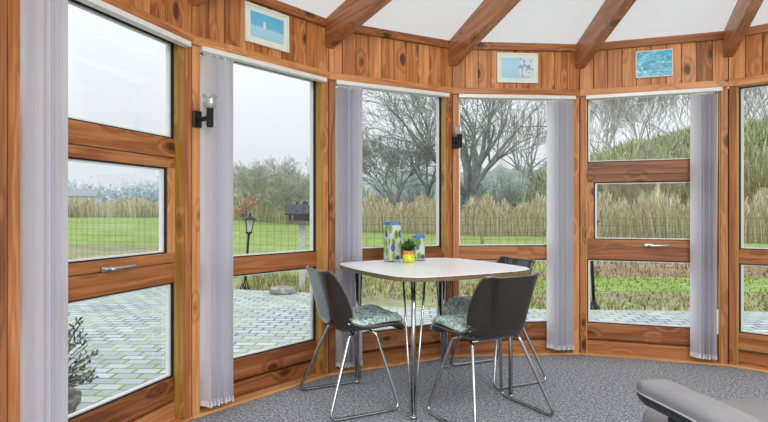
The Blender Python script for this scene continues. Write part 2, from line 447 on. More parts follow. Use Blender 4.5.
# ------------------------------------------------------------------ vertical blinds
def bay_frame(i):
    a, b = V(i), V(i+1); d = b-a; return a, math.atan2(d.y, d.x)
vm = MB()
def vane_fn(u, v):
    y = (v-.5)*.089; return (.006*(1-(2*v-1)**2), y, .052 + u*1.905)
vm.grid(vane_fn, 2, 6)
VANE = vm.build('vane', M['vane'], smooth=True)
VANE_W = MB().xprism([(-.044,.052),(.044,.052),(.044,.082),(-.044,.082)], -.0022, .0022).build('bottom_weight', M['white_pvc'], VANE)
first = [True]
def blind(i, side, label, n=11, x_off=.055, pitch=.0135, yaw=.22, face=.3):
    a, rz = bay_frame(i)
    B = empty('vertical_blind', a, rz, label, 'blind', 'vertical blinds bunched at the window sides')
    MB().box(JW-.004, L-JW+.004, -.034, .012, HT-.028, HT-.001).build('track', M['track'], B, bevel=.003)
    for k in range(n):
        x = x_off + .012 + k*pitch
        if side == 'r': x = L - x
        if first[0]: v = VANE; v.parent = B; first[0] = False
        else: v = copy_tree(VANE, B)
        v.location = (x, -.006 - (.016 if k % 3 == 1 else 0) + R.uniform(-.002,.002), 0)
        last = (k == n-1) if side == 'r' else (k == 0)
        v.rotation_euler = (0, 0, (face if last else yaw + R.uniform(-.05,.05)))
        MB().tube([(x, -.012, 1.955),(x, -.012, HT-.024)], .003, 6).build('hanger', M['white_pvc'], B)
    xe = L - x_off*.8 if side == 'r' else x_off*.8
    xs = [ (L-(x_off+.012+k*pitch) if side == 'r' else x_off+.012+k*pitch) for k in range(n)]
    for q in (-.046, .036):
        MB().tube([(x, q, .063 + (.0 if j % 2 else -.010)) for j, x in enumerate(xs)], .0022, 5).build('bead_chain', M['white_pvc'], B)
    if i == 3:
        MB().box(L-JW-.032, L-JW-.008, .02, .04, .22, .40).build('cord_weight', M['white_pvc'], B, bevel=.003)
        MB().tube([(L-JW-.02, .03, .40),(L-JW-.02, .0, HT-.02)], .002, 5).build('pull_cord', M['white_pvc'], B)
    return B
blind(-1, 'l', 'white vertical blind bunched at the far left beside the sash window', n=11, pitch=.0114, yaw=.10, face=.25)
blind(0, 'l', 'white vertical blind bunched behind the wall lamp on the left', n=11, pitch=.0150, yaw=-.1, face=.35)
blind(1, 'l', 'narrow white vertical blind bunched behind the left end of the table', n=13, pitch=.0135, yaw=-.1, face=.3)
blind(2, 'r', 'wide white vertical blind bunched just right of the chairs', n=13, x_off=.062, pitch=.0124, yaw=.12, face=.72)
blind(3, 'r', 'white vertical blind bunched over the right side of the right sash window', n=11, x_off=.078, pitch=.0122, yaw=.10, face=.72)

# ------------------------------------------------------------------ wall lamps
def wall_lamp(i, z, label):
    a, rz = bay_frame(i)
    B = empty('wall_lamp', a, rz, label, 'wall lamp', 'black wall lamps on the window posts')
    MB().box(.0, .052, -.016, .0, z-.045, z+.045).build('back_plate', M['black_iron'], B, bevel=.006)
    MB().box(.020, .040, -.118, -.016, z-.016, z+.006).build('arm', M['black_iron'], B, bevel=.004)
    MB().lathe([(.014,z-.055),(.018,z-.048),(.018,z+.038),(.022,z+.044)], 16, (.030,-.128)).build('lamp_holder', M['black_iron'], B, smooth=True)
    g = MB(); n = 24; prof = [(.018,.040),(.032,.052),(.035,.070),(.031,.086),(.037,.104)]
    vs = []
    for q, (r, h) in enumerate(prof):
        for j in range(n):
            an = 2*PI*j/n; rr = r*(1+.10*math.cos(4*an)*(q/4)); hh = h + (.012*math.cos(4*an) if q == 4 else 0)
            vs.append((.030+rr*math.cos(an), -.128+rr*math.sin(an), z+hh))
    g.add(vs, [(q*n+j, q*n+(j+1)%n, (q+1)*n+(j+1)%n, (q+1)*n+j) for q in range(len(prof)-1) for j in range(n)])
    o = g.build('glass_shade', M['frosted'], B, smooth=True)
    sm = o.modifiers.new('thick', 'SOLIDIFY'); sm.thickness = .003
    MB().lathe([(.006,z+.04),(.012,z+.055),(.014,z+.07),(.008,z+.084),(.001,z+.088)], 12, (.030,-.128)).build('bulb', M['white_laminate'], B, smooth=True)
wall_lamp(0, 1.605, 'black wall lamp with clear flared glass shade in front of the left blind')
wall_lamp(2, 1.633, 'black wall lamp with clear glass shade on the post above the table')

# ------------------------------------------------------------------ pictures
def art_light():
    t = NT('blue_lighthouse_print'); v = t.obj(); s = t.n('ShaderNodeSeparateXYZ', Vector=v).outputs
    n = t.noise(v, 14, 3)
    h = t.math('ADD', s[2], t.math('MULTIPLY', n, .012))
    c = t.ramp(t.math('MULTIPLY_ADD', h, 5.0, .5), [(.0, lin(150,206,226)), (.46, lin(166,212,230)), (.5, lin(122,190,216)), (.53, lin(104,184,216)), (1, lin(84,176,214))])
    return t.bsdf(c, .35)
def art_sketch():
    t = NT('pale_blue_sketch_print'); v = t.obj()
    n = t.noise(v, 34, 4, .6); s = t.n('ShaderNodeSeparateXYZ', Vector=v).outputs
    c = t.ramp(t.math('MULTIPLY_ADD', s[2], 5.0, .5), [(.0, lin(150,200,222)), (.6, lin(176,214,230)), (1, lin(150,204,226))])
    k = t.math('MULTIPLY', t.ramp(s[0], [(.0,(0,0,0,1)),(.02,(1,1,1,1))]), t.ramp(n, [(.5,(0,0,0,1)),(.56,(.8,.8,.8,1))]))
    c = t.mix(t.ramp(s[0], [(.005,(0,0,0,1)),(.02,(.6,.6,.6,1))]), c, lin(222,232,236))
    return t.bsdf(t.mix(k, c, lin(96,134,160)), .35)
def art_sea():
    t = NT('turquoise_sea_print'); v = t.obj()
    n = t.noise(t.mapped(v, (26,26,60)), 1, 5, .65, .8)
    return t.bsdf(t.ramp(n, [(.3, lin(24,104,150)), (.46, lin(50,152,188)), (.56, lin(96,194,214)), (.7, lin(190,232,236))]), .3)
def picture(i, u0, u1, z0, z1, art, label, fw=.010, mw=.026, frame='frame_white', deco=None):
    a, rz = bay_frame(i); wv, hv = u1-u0, z1-z0
    d = Matrix.Rotation(rz, 3, 'Z') @ Vector(((u0+u1)/2, -.001, 0))
    P = empty('picture', a + d + Vector((0,0,(z0+z1)/2)), rz, label, 'picture', 'framed pictures on the boarding')
    P.rotation_euler = (-.015, 0, rz)
    f = MB(); X, Z = wv/2, hv/2
    f.box(-X, X, -.022, 0, Z-fw, Z).box(-X, X, -.022, 0, -Z, -Z+fw).box(-X, -X+fw, -.022, 0, -Z+fw, Z-fw).box(X-fw, X, -.022, 0, -Z+fw, Z-fw)
    f.build('frame', M[frame], P, bevel=.002)
    if mw: MB().box(-X+fw, X-fw, -.014, -.004, -Z+fw, Z-fw).build('mat_board', M['mat_board'], P)
    e = fw+mw
    pr = MB().box(-X+e, X-e, -.0165, -.004, -Z+e, Z-e).build('print', art, P)
    if deco: deco(pr)
def lighthouse(pr):
    m = MB().box(-.031, -.015, -.0175, -.0164, -.012, .020)
    m.add([(-.034,-.0176,.020),(-.012,-.0176,.020),(-.023,-.0176,.032)], [(0,1,2)])
    m.build('white_tower', M['frame_white'], pr)
picture(0, .322, .643, 2.098, 2.326, art_light(), 'white framed blue print with a small white tower, leftmost picture', mw=.030, deco=lighthouse)
picture(2, .342, .662, 2.093, 2.322, art_sketch(), 'white framed pale blue sketch print in the middle of the boarding', mw=.028)
picture(3, .392, .640, 2.106, 2.306, art_sea(), 'narrow framed turquoise sea photograph, rightmost picture', fw=.006, mw=0)

# ------------------------------------------------------------------ table
TC = (.291, 3.319); TA = math.radians(29.0)
T = empty('dining_table', (TC[0], TC[1], 0), TA, 'white rounded square table with three-rod chrome legs', 'table')
def rsq(h, r, bulge, n=8):
    pts = []
    for k in range(4):
        a0 = k*PI/2
        cx, cy = (h-r)*math.sqrt(2)*math.cos(a0+PI/4), (h-r)*math.sqrt(2)*math.sin(a0+PI/4)
        for j in range(n+1):
            a = a0 + j/n*PI/2; pts.append(Vector((cx+r*math.cos(a), cy+r*math.sin(a))))
        p, q = pts[-1], None
        a1 = (k+1)*PI/2
        nx = Vector(((h-r)*math.sqrt(2)*math.cos(a1+PI/4)+r*math.cos(a1), (h-r)*math.sqrt(2)*math.sin(a1+PI/4)+r*math.sin(a1)))
        out = Vector((math.cos(a1), math.sin(a1)))
        for j in range(1, 6):
            t = j/6; pts.append(p.lerp(nx, t) + out*bulge*4*t*(1-t))
    return [(p.x, p.y) for p in pts]
ZT = .772
o = MB().prism(rsq(.472,.185,.017), ZT-.004, ZT).build('tabletop', M['white_laminate'], T, bevel=.002)
MB().prism(rsq(.4715,.185,.017), ZT-.026, ZT-.004).build('plywood_edge', M['table_edge'], o)
fx = .344
for sx, sy in ((-1,-1),(1,-1),(1,1),(-1,1)):
    m = MB(); f = Vector((sx*fx, sy*fx, 0)); tang = Vector((-sy, sx, 0)).normalized(); inn = Vector((-sx,-sy,0)).normalized()
    m.tube([f+inn*.004+Vector((0,0,.0)), f+Vector((0,0,ZT-.026))], .0125, 10)
    for s in (-1, 1):
        m.tube(fillet([f+tang*s*.012-inn*.004+Vector((0,0,.004)), f+tang*s*.014-inn*.004+Vector((0,0,.10)), f+tang*s*.060+inn*.015+Vector((0,0,ZT-.026))], .05), .0058, 8)
    m.lathe([(.021,0),(.021,.014),(.016,.020)], 12, (f.x, f.y))
    m.lathe([(.034,ZT-.031),(.034,ZT-.0262)], 14, (f.x, f.y))
    m.build('leg', M['chrome'], T, smooth=True)

# ------------------------------------------------------------------ chairs and their seat pads
PROF = [(.228,.415,.150),(.222,.437,.185),(.195,.452,.198),(.12,.452,.206),(.03,.444,.210),(-.06,.438,.208),(-.125,.440,.202),(-.168,.458,.197),(-.193,.498,.196),
        (-.205,.552,.202),(-.220,.620,.208),(-.240,.695,.209),(-.258,.760,.204),(-.267,.788,.197),(-.270,.798,.182)]
CURL = [.0,.004,.010,.014,.018,.028,.046,.064,.074,.074,.066,.054,.040,.030,.024]
def prof(u, P=PROF):
    x = u*(len(P)-1); i = min(int(x), len(P)-2); t = x-i
    return [P[i][k]*(1-t)+P[i+1][k]*t for k in range(3)] + [CURL[i]*(1-t)+CURL[i+1]*t, i]
def shell_fn(u, v):
    y, z, hw, c, i = prof(u); s = 2*v-1
    e = 1e-3; a = prof(min(1,u+e)); b = prof(max(0,u-e))
    ty, tz = a[0]-b[0], a[1]-b[1]; n = math.hypot(ty, tz) or 1
    ny, nz = tz/n, -ty/n                      # normal on the sitter's side
    if ny < 0 and nz < 0: ny, nz = -ny, -nz
    k = c*1.25*max(0.0, (abs(s)-.5)/.5)**1.6
    if z > .5: z = .5 + (z-.5)*.93
    return (s*hw*(1-.05*abs(s)**6), y + ny*k, z + nz*k)
def make_chair():
    T = empty('dining_chair')
    o = MB().grid(lambda u, v: (lambda q: (q[0], q[1]+.062, q[2]))(shell_fn(u, v)), 42, 18).build('shell', M['shell'], T, smooth=True)
    s = o.modifiers.new('thick', 'SOLIDIFY'); s.thickness = .011; s.offset = -1
    rim = [shell_fn(k/42, 0) for k in range(42, -1, -1)] + [shell_fn(0, k/18) for k in range(1, 18)] + [shell_fn(k/42, 1) for k in range(43)] + [shell_fn(1, k/18) for k in range(17, 0, -1)]
    MB().tube([(x, y+.062, z) for x, y, z in rim], .0062, 6, closed=True).build('rim', M['rim'], o, smooth=True)
    b = o.modifiers.new('round', 'BEVEL'); b.width = .003; b.segments = 2; b.angle_limit = 1.0
    for sx in (-1, 1):
        pts = fillet([(sx*.155,-.03,.424),(sx*.165,-.055,.415),(sx*.272,-.212,.0095),(sx*.272,.205,.0095),(sx*.170,.105,.420),(sx*.150,.075,.432)], .05)
        MB().tube(pts, .0092, 10).build('sled_leg', M['chrome'], T, smooth=True)
    for y, z in ((.075,.4325),(-.03,.4245)):
        MB().tube([(-.152,y,z),(.152,y,z)], .0088, 8).build('cross_bar', M['chrome'], T, smooth=True)
    return T
def make_pad():
    m = MB(); n = 22
    def f(u, v, top):
        a, b = 2*u-1, 2*v-1
        uu = .012 + (1-u)*.0  # keep
        yy = -.150 + u*.412
        # height of the seat under the pad
        y0 = max(min(yy, .222), -.16); best = .44
        for k in range(0, 8):
            p, q = PROF[k], PROF[k+1]
            if q[0] <= y0 <= p[0]:
                t = (y0-q[0])/max(1e-6, p[0]-q[0]); best = q[1]*(1-t)+p[1]*t
        edge = max(0.0, (1-abs(a)**5)*(1-abs(b)**5))**.5
        rx = .204*(1-.07*abs(a)**6) 
        x = b*rx; y = yy - .02*abs(b)**6*(1 if a > 0 else -1)*abs(a)
        lump = .005*math.sin(a*9+b*3)*math.cos(b*8) 
        base = best + .006 + .02*abs(b)**3 
        if yy > .20: base -= (yy-.20)*.75
        h = (.058+lump)*edge
        y += .062
        return (x, y, base + .016 + h*.75) if top else (x, y, base + .016 - .016*edge)
    m.grid(lambda u, v: f(u, v, True), n, n); m.grid(lambda u, v: f(u, 1-v, False), n, n)
    o = m.build('seat_pad', M['floral'], smooth=True)
    bmh = bmesh.new(); bmh.from_mesh(o.data); bmesh.ops.remove_doubles(bmh, verts=bmh.verts, dist=1e-5); bmh.to_mesh(o.data); bmh.free()
    for p in o.data.polygons: p.use_smooth = True
    return o
chairs = [((-.215,3.130), math.radians(26), 'brown moulded chair at the left of the table, seen from its side', 'teal floral seat pad on the chair left of the table'),
          ((.574,2.897), math.radians(120), 'brown moulded chair in front of the table, its back to the room', 'teal floral seat pad on the chair with its back to the room'),
          ((.762,3.632), math.radians(203), 'brown moulded chair behind the table, half hidden beside the window', 'teal floral seat pad on the half hidden chair behind the table')]
ch0, pad0 = make_chair(), make_pad()
for k, (p, an, lb, lp) in enumerate(chairs):
    c = ch0 if k == 0 else copy_tree(ch0)
    q = pad0 if k == 0 else pad0.copy()
    if k: C.objects.link(q)
    for o in (c, q): o.location = (p[0], p[1], 0); o.rotation_euler = (0,0,an-PI/2)
    tag(c, lb, 'chair', 'brown moulded chairs round the table'); tag(q, lp, 'cushion', 'floral seat pads on the chairs')

# ------------------------------------------------------------------ things on the table
def leafy_print():
    t = NT('leaf_printed_glass'); v = t.obj()
    a = t.n('ShaderNodeTexVoronoi', Vector=t.mapped(v, (1,1,.55), rot=(.3,.5,.4)), Scale=31.0).outputs
    n = t.noise(v, 55, 2)
    base = lin(240,246,232)
    leaf = t.ramp(t.n('ShaderNodeSeparateColor', Color=a['Color']).outputs[0], [(.0, lin(120,168,40)), (.45, lin(170,206,70)), (.62, lin(210,222,110)), (.72, lin(92,96,190)), (.9, lin(64,86,196))])
    c = t.mix(t.ramp(a['Distance'], [(.44,(1,1,1,1)),(.58,(0,0,0,1))]), base, leaf)
    d = t.n('ShaderNodeBsdfPrincipled', Base__Color=c, Roughness=.1); tr = t.n('ShaderNodeBsdfTranslucent', Color=c); tp = t.n('ShaderNodeBsdfTransparent', Color=(.95,.97,.95,1))
    m = t.n('ShaderNodeMixShader', i0=.5, i1=d.outputs[0], i2=tr.outputs[0]); m2 = t.n('ShaderNodeMixShader', i0=.32, i1=m.outputs[0], i2=tp.outputs[0])
    t.t.links.new(m2.outputs[0], t.out.inputs[0]); return t.m
M['leafprint'] = leafy_print()
M['blue_band'] = plain('blue_printed_band', (62,118,206), .2, var=.25, scale=60)
M['lime'] = plain('lime_glass', (196,206,52), .12, var=.15, scale=40)
M['orange'] = plain('orange_band', (226,140,84), .3, var=.1)
def vase(px, Y, w_, h, label, rot):
    p = at(px, Y, ZT)
    B = empty('glass_vase', p, rot, label, 'vase', 'leaf printed glass vases on the table')
    sq = lambda s, r=.006: [(a*(s-r*(1-abs(math.cos(t)))), b*(s-r)) for a, b, t in ()]
    def ring(s, r=.007, n=4):
        out = []
        for k in range(4):
            cx, cy = (s-r)*math.sqrt(2)*math.cos(k*PI/2+PI/4), (s-r)*math.sqrt(2)*math.sin(k*PI/2+PI/4)
            for j in range(n+1):
                a = k*PI/2+j/n*PI/2; out.append((cx+r*math.cos(a), cy+r*math.sin(a)))
        return out
    def loft(levels):
        m = MB(); rs = [ring(s) for s, z in levels]; n = len(rs[0]); vs = []
        for rg, (s, z) in zip(rs, levels): vs += [(x, y, z) for x, y in rg]
        m.add(vs, [(i*n+j, i*n+(j+1)%n, (i+1)*n+(j+1)%n, (i+1)*n+j) for i in range(len(levels)-1) for j in range(n)]); return m
    s = w_/2
    m = loft([(s,.016),(s,h-.018),(s-.004,h-.018),(s-.004,.016)]); m.build('body', M['leafprint'], B, smooth=False)
    m = MB().prism(ring(s), .0005, .016); m.build('glass_base', M['clear_glass'], B)
    loft([(s+.0005,h-.018),(s+.0005,h),(s-.0045,h),(s-.0045,h-.018)]).build('blue_rim', M['blue_band'], B)
vase(392.2, 3.58, .086, .265, 'tall square leaf-printed glass vase with blue rim on the table', .55)
vase(418.6, 3.66, .068, .172, 'short leaf-printed glass vase behind the little potted plant', .3)
p = at(408.6, 3.50, ZT)
B = empty('potted_plant', p, 0, 'small green plant in a lime glass jar between the two vases', 'plant')
MB().lathe([(.022,.0005),(.034,.006),(.041,.024),(.041,.046),(.034,.058),(.033,.060)], 24).build('jar', M['lime'], B, smooth=True)
MB().lathe([(.0335,.060),(.036,.062),(.036,.078),(.033,.080)], 24).build('rim_band', M['orange'], B, smooth=True)
m = MB()
for k in range(150):
    a = R.uniform(0, 2*PI); e = R.uniform(.1, 1.45); l = R.uniform(.045, .085); b = R.uniform(0,.022)
    p0 = Vector((b*math.cos(a), b*math.sin(a), .075 + R.uniform(0,.02))); d = Vector((math.cos(a)*math.cos(e), math.sin(a)*math.cos(e), math.sin(e)))
    sd = Vector((-math.sin(a), math.cos(a), 0))*.007; g = R.uniform(.6,1.2)
    m.col = (.07*g,.19*g,.05*g) if R.random() < .7 else (.22*g,.36*g,.16*g)
    m.add([p0, p0+d*l*.55+sd, p0+d*l, p0+d*l*.55-sd], [(0,1,2,3)])
m.build('foliage', M['tinted'], B)

# ------------------------------------------------------------------ recliner in the corner
def rbox(x0, x1, y0, y1, z0, z1, r, puff=0):
    bmh = bmesh.new(); bmesh.ops.create_cube(bmh, size=1)
    for v in bmh.verts: v.co = ((x0+x1)/2+v.co.x*(x1-x0), (y0+y1)/2+v.co.y*(y1-y0), (z0+z1)/2+v.co.z*(z1-z0))
    bmesh.ops.bevel(bmh, geom=list(bmh.edges), offset=r, segments=6, profile=.5, affect='EDGES')
    if puff:
        bmesh.ops.subdivide_edges(bmh, edges=[e for e in bmh.edges if e.calc_length() > .08], cuts=5, use_grid_fill=True)
        for v in bmh.verts:
            fx_ = 1-abs(2*(v.co.x-(x0+x1)/2)/(x1-x0))**2; fy_ = 1-abs(2*(v.co.y-(y0+y1)/2)/(y1-y0))**2
            if v.co.z > (z0+z1)/2: v.co.z += puff*max(0,fx_)**.5*max(0,fy_)**.5
    m = MB(); bmh.verts.index_update(); m.add([v.co[:] for v in bmh.verts], [[v.index for v in f.verts] for f in bmh.faces]); bmh.free(); return m
A = empty('recliner_chair', (1.226, 1.555, 0), math.radians(11), 'grey leather recliner with padded arm in the bottom right corner', 'armchair')
rbox(-.265, .265, -.30, .395, .30, .425,   .055, .022).build('seat', M['leather_light'], A, smooth=True)
MB().tube([(-.262,-.25,.355),(-.262,.33,.355),(-.21,.388,.355),(.21,.388,.355),(.262,.33,.355)], .005, 6).build('piping', M['piping'], A, smooth=True)
rbox(-.235, .235, -.28, .33, .19, .305, .03).build('seat_frame', M['dark_leather'], A, smooth=True)
o = rbox(-.27, .27, -.09, .06, .0, .66, .06, 0).build('backrest', M['leather'], A, smooth=True); o.location = (0,-.33,.36); o.rotation_euler = (.35,0,0)
for s in (-1, 1):
    arm = MB()
    def afn(u, v, s=s):
        t = u; y = .285 - t*.70
        hw = .058 + .006*math.sin(t*PI); k = min(1, (max(t,.0)/.10))**.5 if t < .10 else 1
        hw *= .25+.75*k; hz = .042*(.35+.65*k)
        an = 2*PI*v; ca, sa = math.cos(an), math.sin(an)
        q = .62
        return (s*.318 + hw*math.copysign(abs(ca)**q, ca), y, .528 - .015*t + .028*math.sin(min(1,t*2.2)*PI*.5)*.4 + hz*math.copysign(abs(sa)**q, sa))
    arm.grid(lambda u, v: afn(u, v*.5), 26, 16)
    a = arm.build('armrest', M['leather_light'], A, smooth=True)
    und = MB().grid(lambda u, v: afn(u, .5+v*.5), 26, 16)
    und.add([afn(1, k/28) for k in range(28)], [tuple(range(28))])
    und.build('underside', M['dark_leather'], a, smooth=True)
    for zo in (-.004,):
        pts = [(afn(u/24, .0)[0], afn(u/24,.0)[1], afn(u/24,.0)[2]) for u in range(24, -1, -1)] + [(afn(u/24,.5)[0], afn(u/24,.5)[1], afn(u/24,.5)[2]) for u in range(0, 25)]
        MB().tube(pts, .0032, 6).build('piping', M['piping'], a, smooth=True)
    MB().add([(s*.318+x, y, z) for x in (-.04,.04) for (y, z) in ((.13,.492),(.05,.30),(-.30,.24),(-.38,.49))],
             [(0,1,2,3),(7,6,5,4),(0,4,5,1),(1,5,6,2),(2,6,7,3),(3,7,4,0)]).build('arm_panel', M['dark_leather'], A, bevel=.012)
MB().lathe([(.29,.0),(.30,.012),(.28,.03),(.06,.05),(.035,.06),(.035,.20)], 32).build('base', M['black_iron'], A, smooth=True)

# ================================================================== outside
GZ = -.13
def lawn_far(x, y): return 0
def gz(x, y):
    """garden level: nearly flat, rising a little in the distance on the left"""
    r = math.hypot(x, y)
    k = max(0, min(1, (r-14)/45)); lf = max(0, min(1, (1.5-x/max(y,1)*2.5)))
    return GZ-.03 + .62*k*lf*max(0,min(1,-x/18+.35))
b = MB()
b.add([(-90,-30,GZ-.06),(90,-30,GZ-.06),(90,8,GZ-.06),(-90,8,GZ-.06)], [(0,1,2,3)])
o = b.build('ground', M['bed']); tag(o, 'weedy gravel soil round the round room', 'ground', None, 'structure')
b = MB()
b.grid(lambda u, v: (lambda x, y: (x, y, gz(x, y)-.006))((-30+58*u), 3+(10.5+13.5*max(0,min(1,(-2-(-30+58*u))/5)))*v), 60, 40)
o = b.build('garden_bed', M['bed']); tag(o, 'pale gravel bed with weeds between the paving and the lawn', 'ground', None, 'structure')
pat = [(-9,-3),(9,-3),(9,5.9),(4.7,6.6),(2,6.75),(-.15,6.95),(-1.05,8.1),(-2.4,8.5),(-4.4,10.6),(-9,11.2)]
o = MB().prism(pat, GZ-.08, GZ).build('patio', M['paver']); tag(o, 'blue grey block paving with mossy joints outside the windows', 'paving', None, 'structure')
# lawn in a grid
lm = MB()
def lawn_fn(u, v):
    a = math.radians(-62 + u*112); near = 10.2 if math.degrees(a) < 22 else 10.2
    y0 = 10.3 + 8.5*max(0,min(1,(-.30-a)/.10)) + max(0, min(2.8, (math.degrees(a)-14)*.35)); y1 = 72
    y = y0 * (y1/y0)**v; x = math.tan(a)*y
    return (x, y, gz(x, y))
lm.grid(lawn_fn, 60, 40)
o = lm.build('lawn', M['lawn'], smooth=True); tag(o, 'bright green lawn beyond the wire fence', 'lawn', None, 'structure')
o = MB().add([(x, y, GZ-.031) for x, y in ((2.6,10.3),(2.4,14.2),(9,14.5),(20,15),(20,8),(6.5,9.6))], [tuple(range(5,-1,-1))]).build('leaf_bed', M['leafbed'])
tag(o, 'brown leaf-strewn strip beyond the right windows', 'ground', None, 'structure')
o = MB().add([(x, y, GZ-.030) for x, y in ((1.7,8.55),(1.7,10.4),(6.5,10.2),(14,8.8),(14,7.6),(5.5,8.4))], [tuple(range(5,-1,-1))]).build('lawn_strip', M['lawn'])
tag(o, 'narrow green turf strip outside the right windows', 'lawn', None, 'structure')

# far rising ground: hill on the right, thicket bank behind the reeds
def bank(name, mat, pts, label, amp, seed, nz=6):
    """a lumpy bank: pts are (column, distance, top row)"""
    rr = random.Random(seed); m = MB(); n = 90
    ph = [(rr.uniform(.5,3.2), rr.uniform(0,6.3), rr.uniform(.4,1)) for _ in range(7)]
    def interp(px):
        for (a, b_) in zip(pts, pts[1:]):
            if a[0] <= px <= b_[0]:
                t = (px-a[0])/(b_[0]-a[0]); t2 = t*t*(3-2*t); return a[1]*(1-t)+b_[1]*t, a[2]*(1-t2)+b_[2]*t2
        return pts[-1][1:]
    def fn(u, v):
        px = pts[0][0] + u*(pts[-1][0]-pts[0][0]); Y, row = interp(px)
        h = zz(row, Y+5)
        jag = sum(k*math.sin(f*px*.13+p) for f, p, k in ph)/7
        tz = h*math.sin(min(1, v*1.25)*PI/2)*(1 + amp*jag*v)
        yy = Y + 5.0*v + .8*math.sin(px*.21+v*7)*(1-v)
        return ((px-384)/F*yy, yy, tz - .4*(1-v))
    m.grid(fn, n, nz*2)
    o = m.build(name, mat, smooth=True); tag(o, label, 'hill', None, 'structure'); return o
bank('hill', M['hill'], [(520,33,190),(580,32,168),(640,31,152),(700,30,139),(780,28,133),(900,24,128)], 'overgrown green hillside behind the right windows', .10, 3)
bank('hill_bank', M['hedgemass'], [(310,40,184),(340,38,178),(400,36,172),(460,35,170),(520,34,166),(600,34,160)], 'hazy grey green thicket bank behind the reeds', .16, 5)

# tall dry reeds and grass: nobody could count them
def reeds(name, spans, n, hrow, label, cols, wid, seed, lean=.5):
    rr = random.Random(seed); m = MB()
    for _ in range(n):
        px = rr.uniform(spans[0][0], spans[-1][0])
        for a, b_ in zip(spans, spans[1:]):
            if a[0] <= px <= b_[0]:
                t = (px-a[0])/(b_[0]-a[0]); Y = a[1]*(1-t)+b_[1]*t; H = a[2]*(1-t)+b_[2]*t; break
        H *= .92 + .13*math.sin(px*.11+seed) + .10*math.sin(px*.37+seed*2) + .06*math.sin(px*1.3)
        Y += rr.random()**1.3*hrow
        x = (px-384)/F*Y; h = H*rr.uniform(.62,1.08)
        g = rr.uniform(1.0,1.8); c = rr.choice(cols); c = lin(*c)
        m.col = tuple(min(.95, q_*g) for q_ in c[:3])
        m.blade((x, Y, gz(x,Y)-.05), h, wid*rr.uniform(.6,1.3)*Y/28, (rr.uniform(-lean,lean)*h*.5, rr.uniform(-.2,.2)), rr.uniform(-.5,.5))
        if rr.random() < .35:      # a plume
            m.tube([(x, Y, h*.86+gz(x,Y)), (x+rr.uniform(-.1,.1), Y, h*1.02+gz(x,Y))], [.03*Y/28,.012], 4, cap=False)
    o = m.build(name, M['tinted']); return tag(o, label, 'reeds', None, 'stuff')
TAN = [(220,206,178),(204,190,162),(232,222,200),(190,178,152),(178,170,148),(212,204,186),(198,182,164),(176,176,152)]
DULL = [(198,190,166),(178,176,150),(208,200,174),(160,164,138),(192,182,156)]  # far grass colours, greyed and lightened to stand for mist
reeds('reeds', [(326,33,1.9),(370,30,1.9),(440,28,1.85),(545,27,1.9),(600,25,2.0),(690,22.5,2.0),(800,20.5,2.0)], 20000, 3.4, 'tall tan reeds along the far edge of the lawn', TAN, .027, 11)
reeds('dry_grass', [(40,56,2.0),(160,54,2.0),(235,48,1.7),(300,40,1.6),(335,33,2.1)], 6500, 6, 'rough dry grass and stems beyond the left lawn', DULL, .04, 12)
reeds('hill_grass', [(560,27.5,3.2),(640,27,3.6),(700,25,3.6),(800,23,3.4)], 3800, 4, 'rough olive stems at the foot of the hill', [(150,150,112),(176,166,128),(128,134,98),(164,156,120)], .05, 13, .8)
HILLP = [(520,33,190),(580,32,168),(640,31,152),(700,30,139),(780,28,133),(900,24,128)]
def hill_scrub(n, seed):
    rr = random.Random(seed); m = MB()
    for _ in range(n):
        px = rr.uniform(535, 850); v = rr.random()*1.0
        for a, b_ in zip(HILLP, HILLP[1:]):
            if a[0] <= px <= b_[0]:
                t = (px-a[0])/(b_[0]-a[0]); t2 = t*t*(3-2*t); Y = a[1]*(1-t)+b_[1]*t; row = a[2]*(1-t2)+b_[2]*t2; break
        yy = Y + 5*v; z = zz(row, Y+5)*math.sin(min(1, v*1.25)*PI/2)-.4*(1-v); x = (px-384)/F*yy
        p = Vector((x, yy, z-.1)); h = rr.uniform(.5, 1.5)
        g = rr.uniform(1.1,2.1); c = lin(*rr.choice([(150,162,122),(168,172,136),(134,146,112),(180,176,146),(120,134,104),(196,190,160)])); m.col = tuple(min(.95,q_*g) for q_ in c[:3])
        for k in range(3):
            d = Vector((rr.uniform(-.7,.7), rr.uniform(-.7,.2), 1)).normalized()*h*rr.uniform(.6,1)
            s_ = d.cross(Vector((0,1,0))).normalized()*rr.uniform(.02,.06)
            m.add([p-s_*.6, p+s_*.6, p+d*.6+s_, p+d, p+d*.55-s_], [(0,1,2,3,4)])
    o = m.build('hill_scrub', M['tinted']); return tag(o, 'fine green and tan undergrowth covering the hillside', 'undergrowth', None, 'stuff')
hill_scrub(7000, 77)
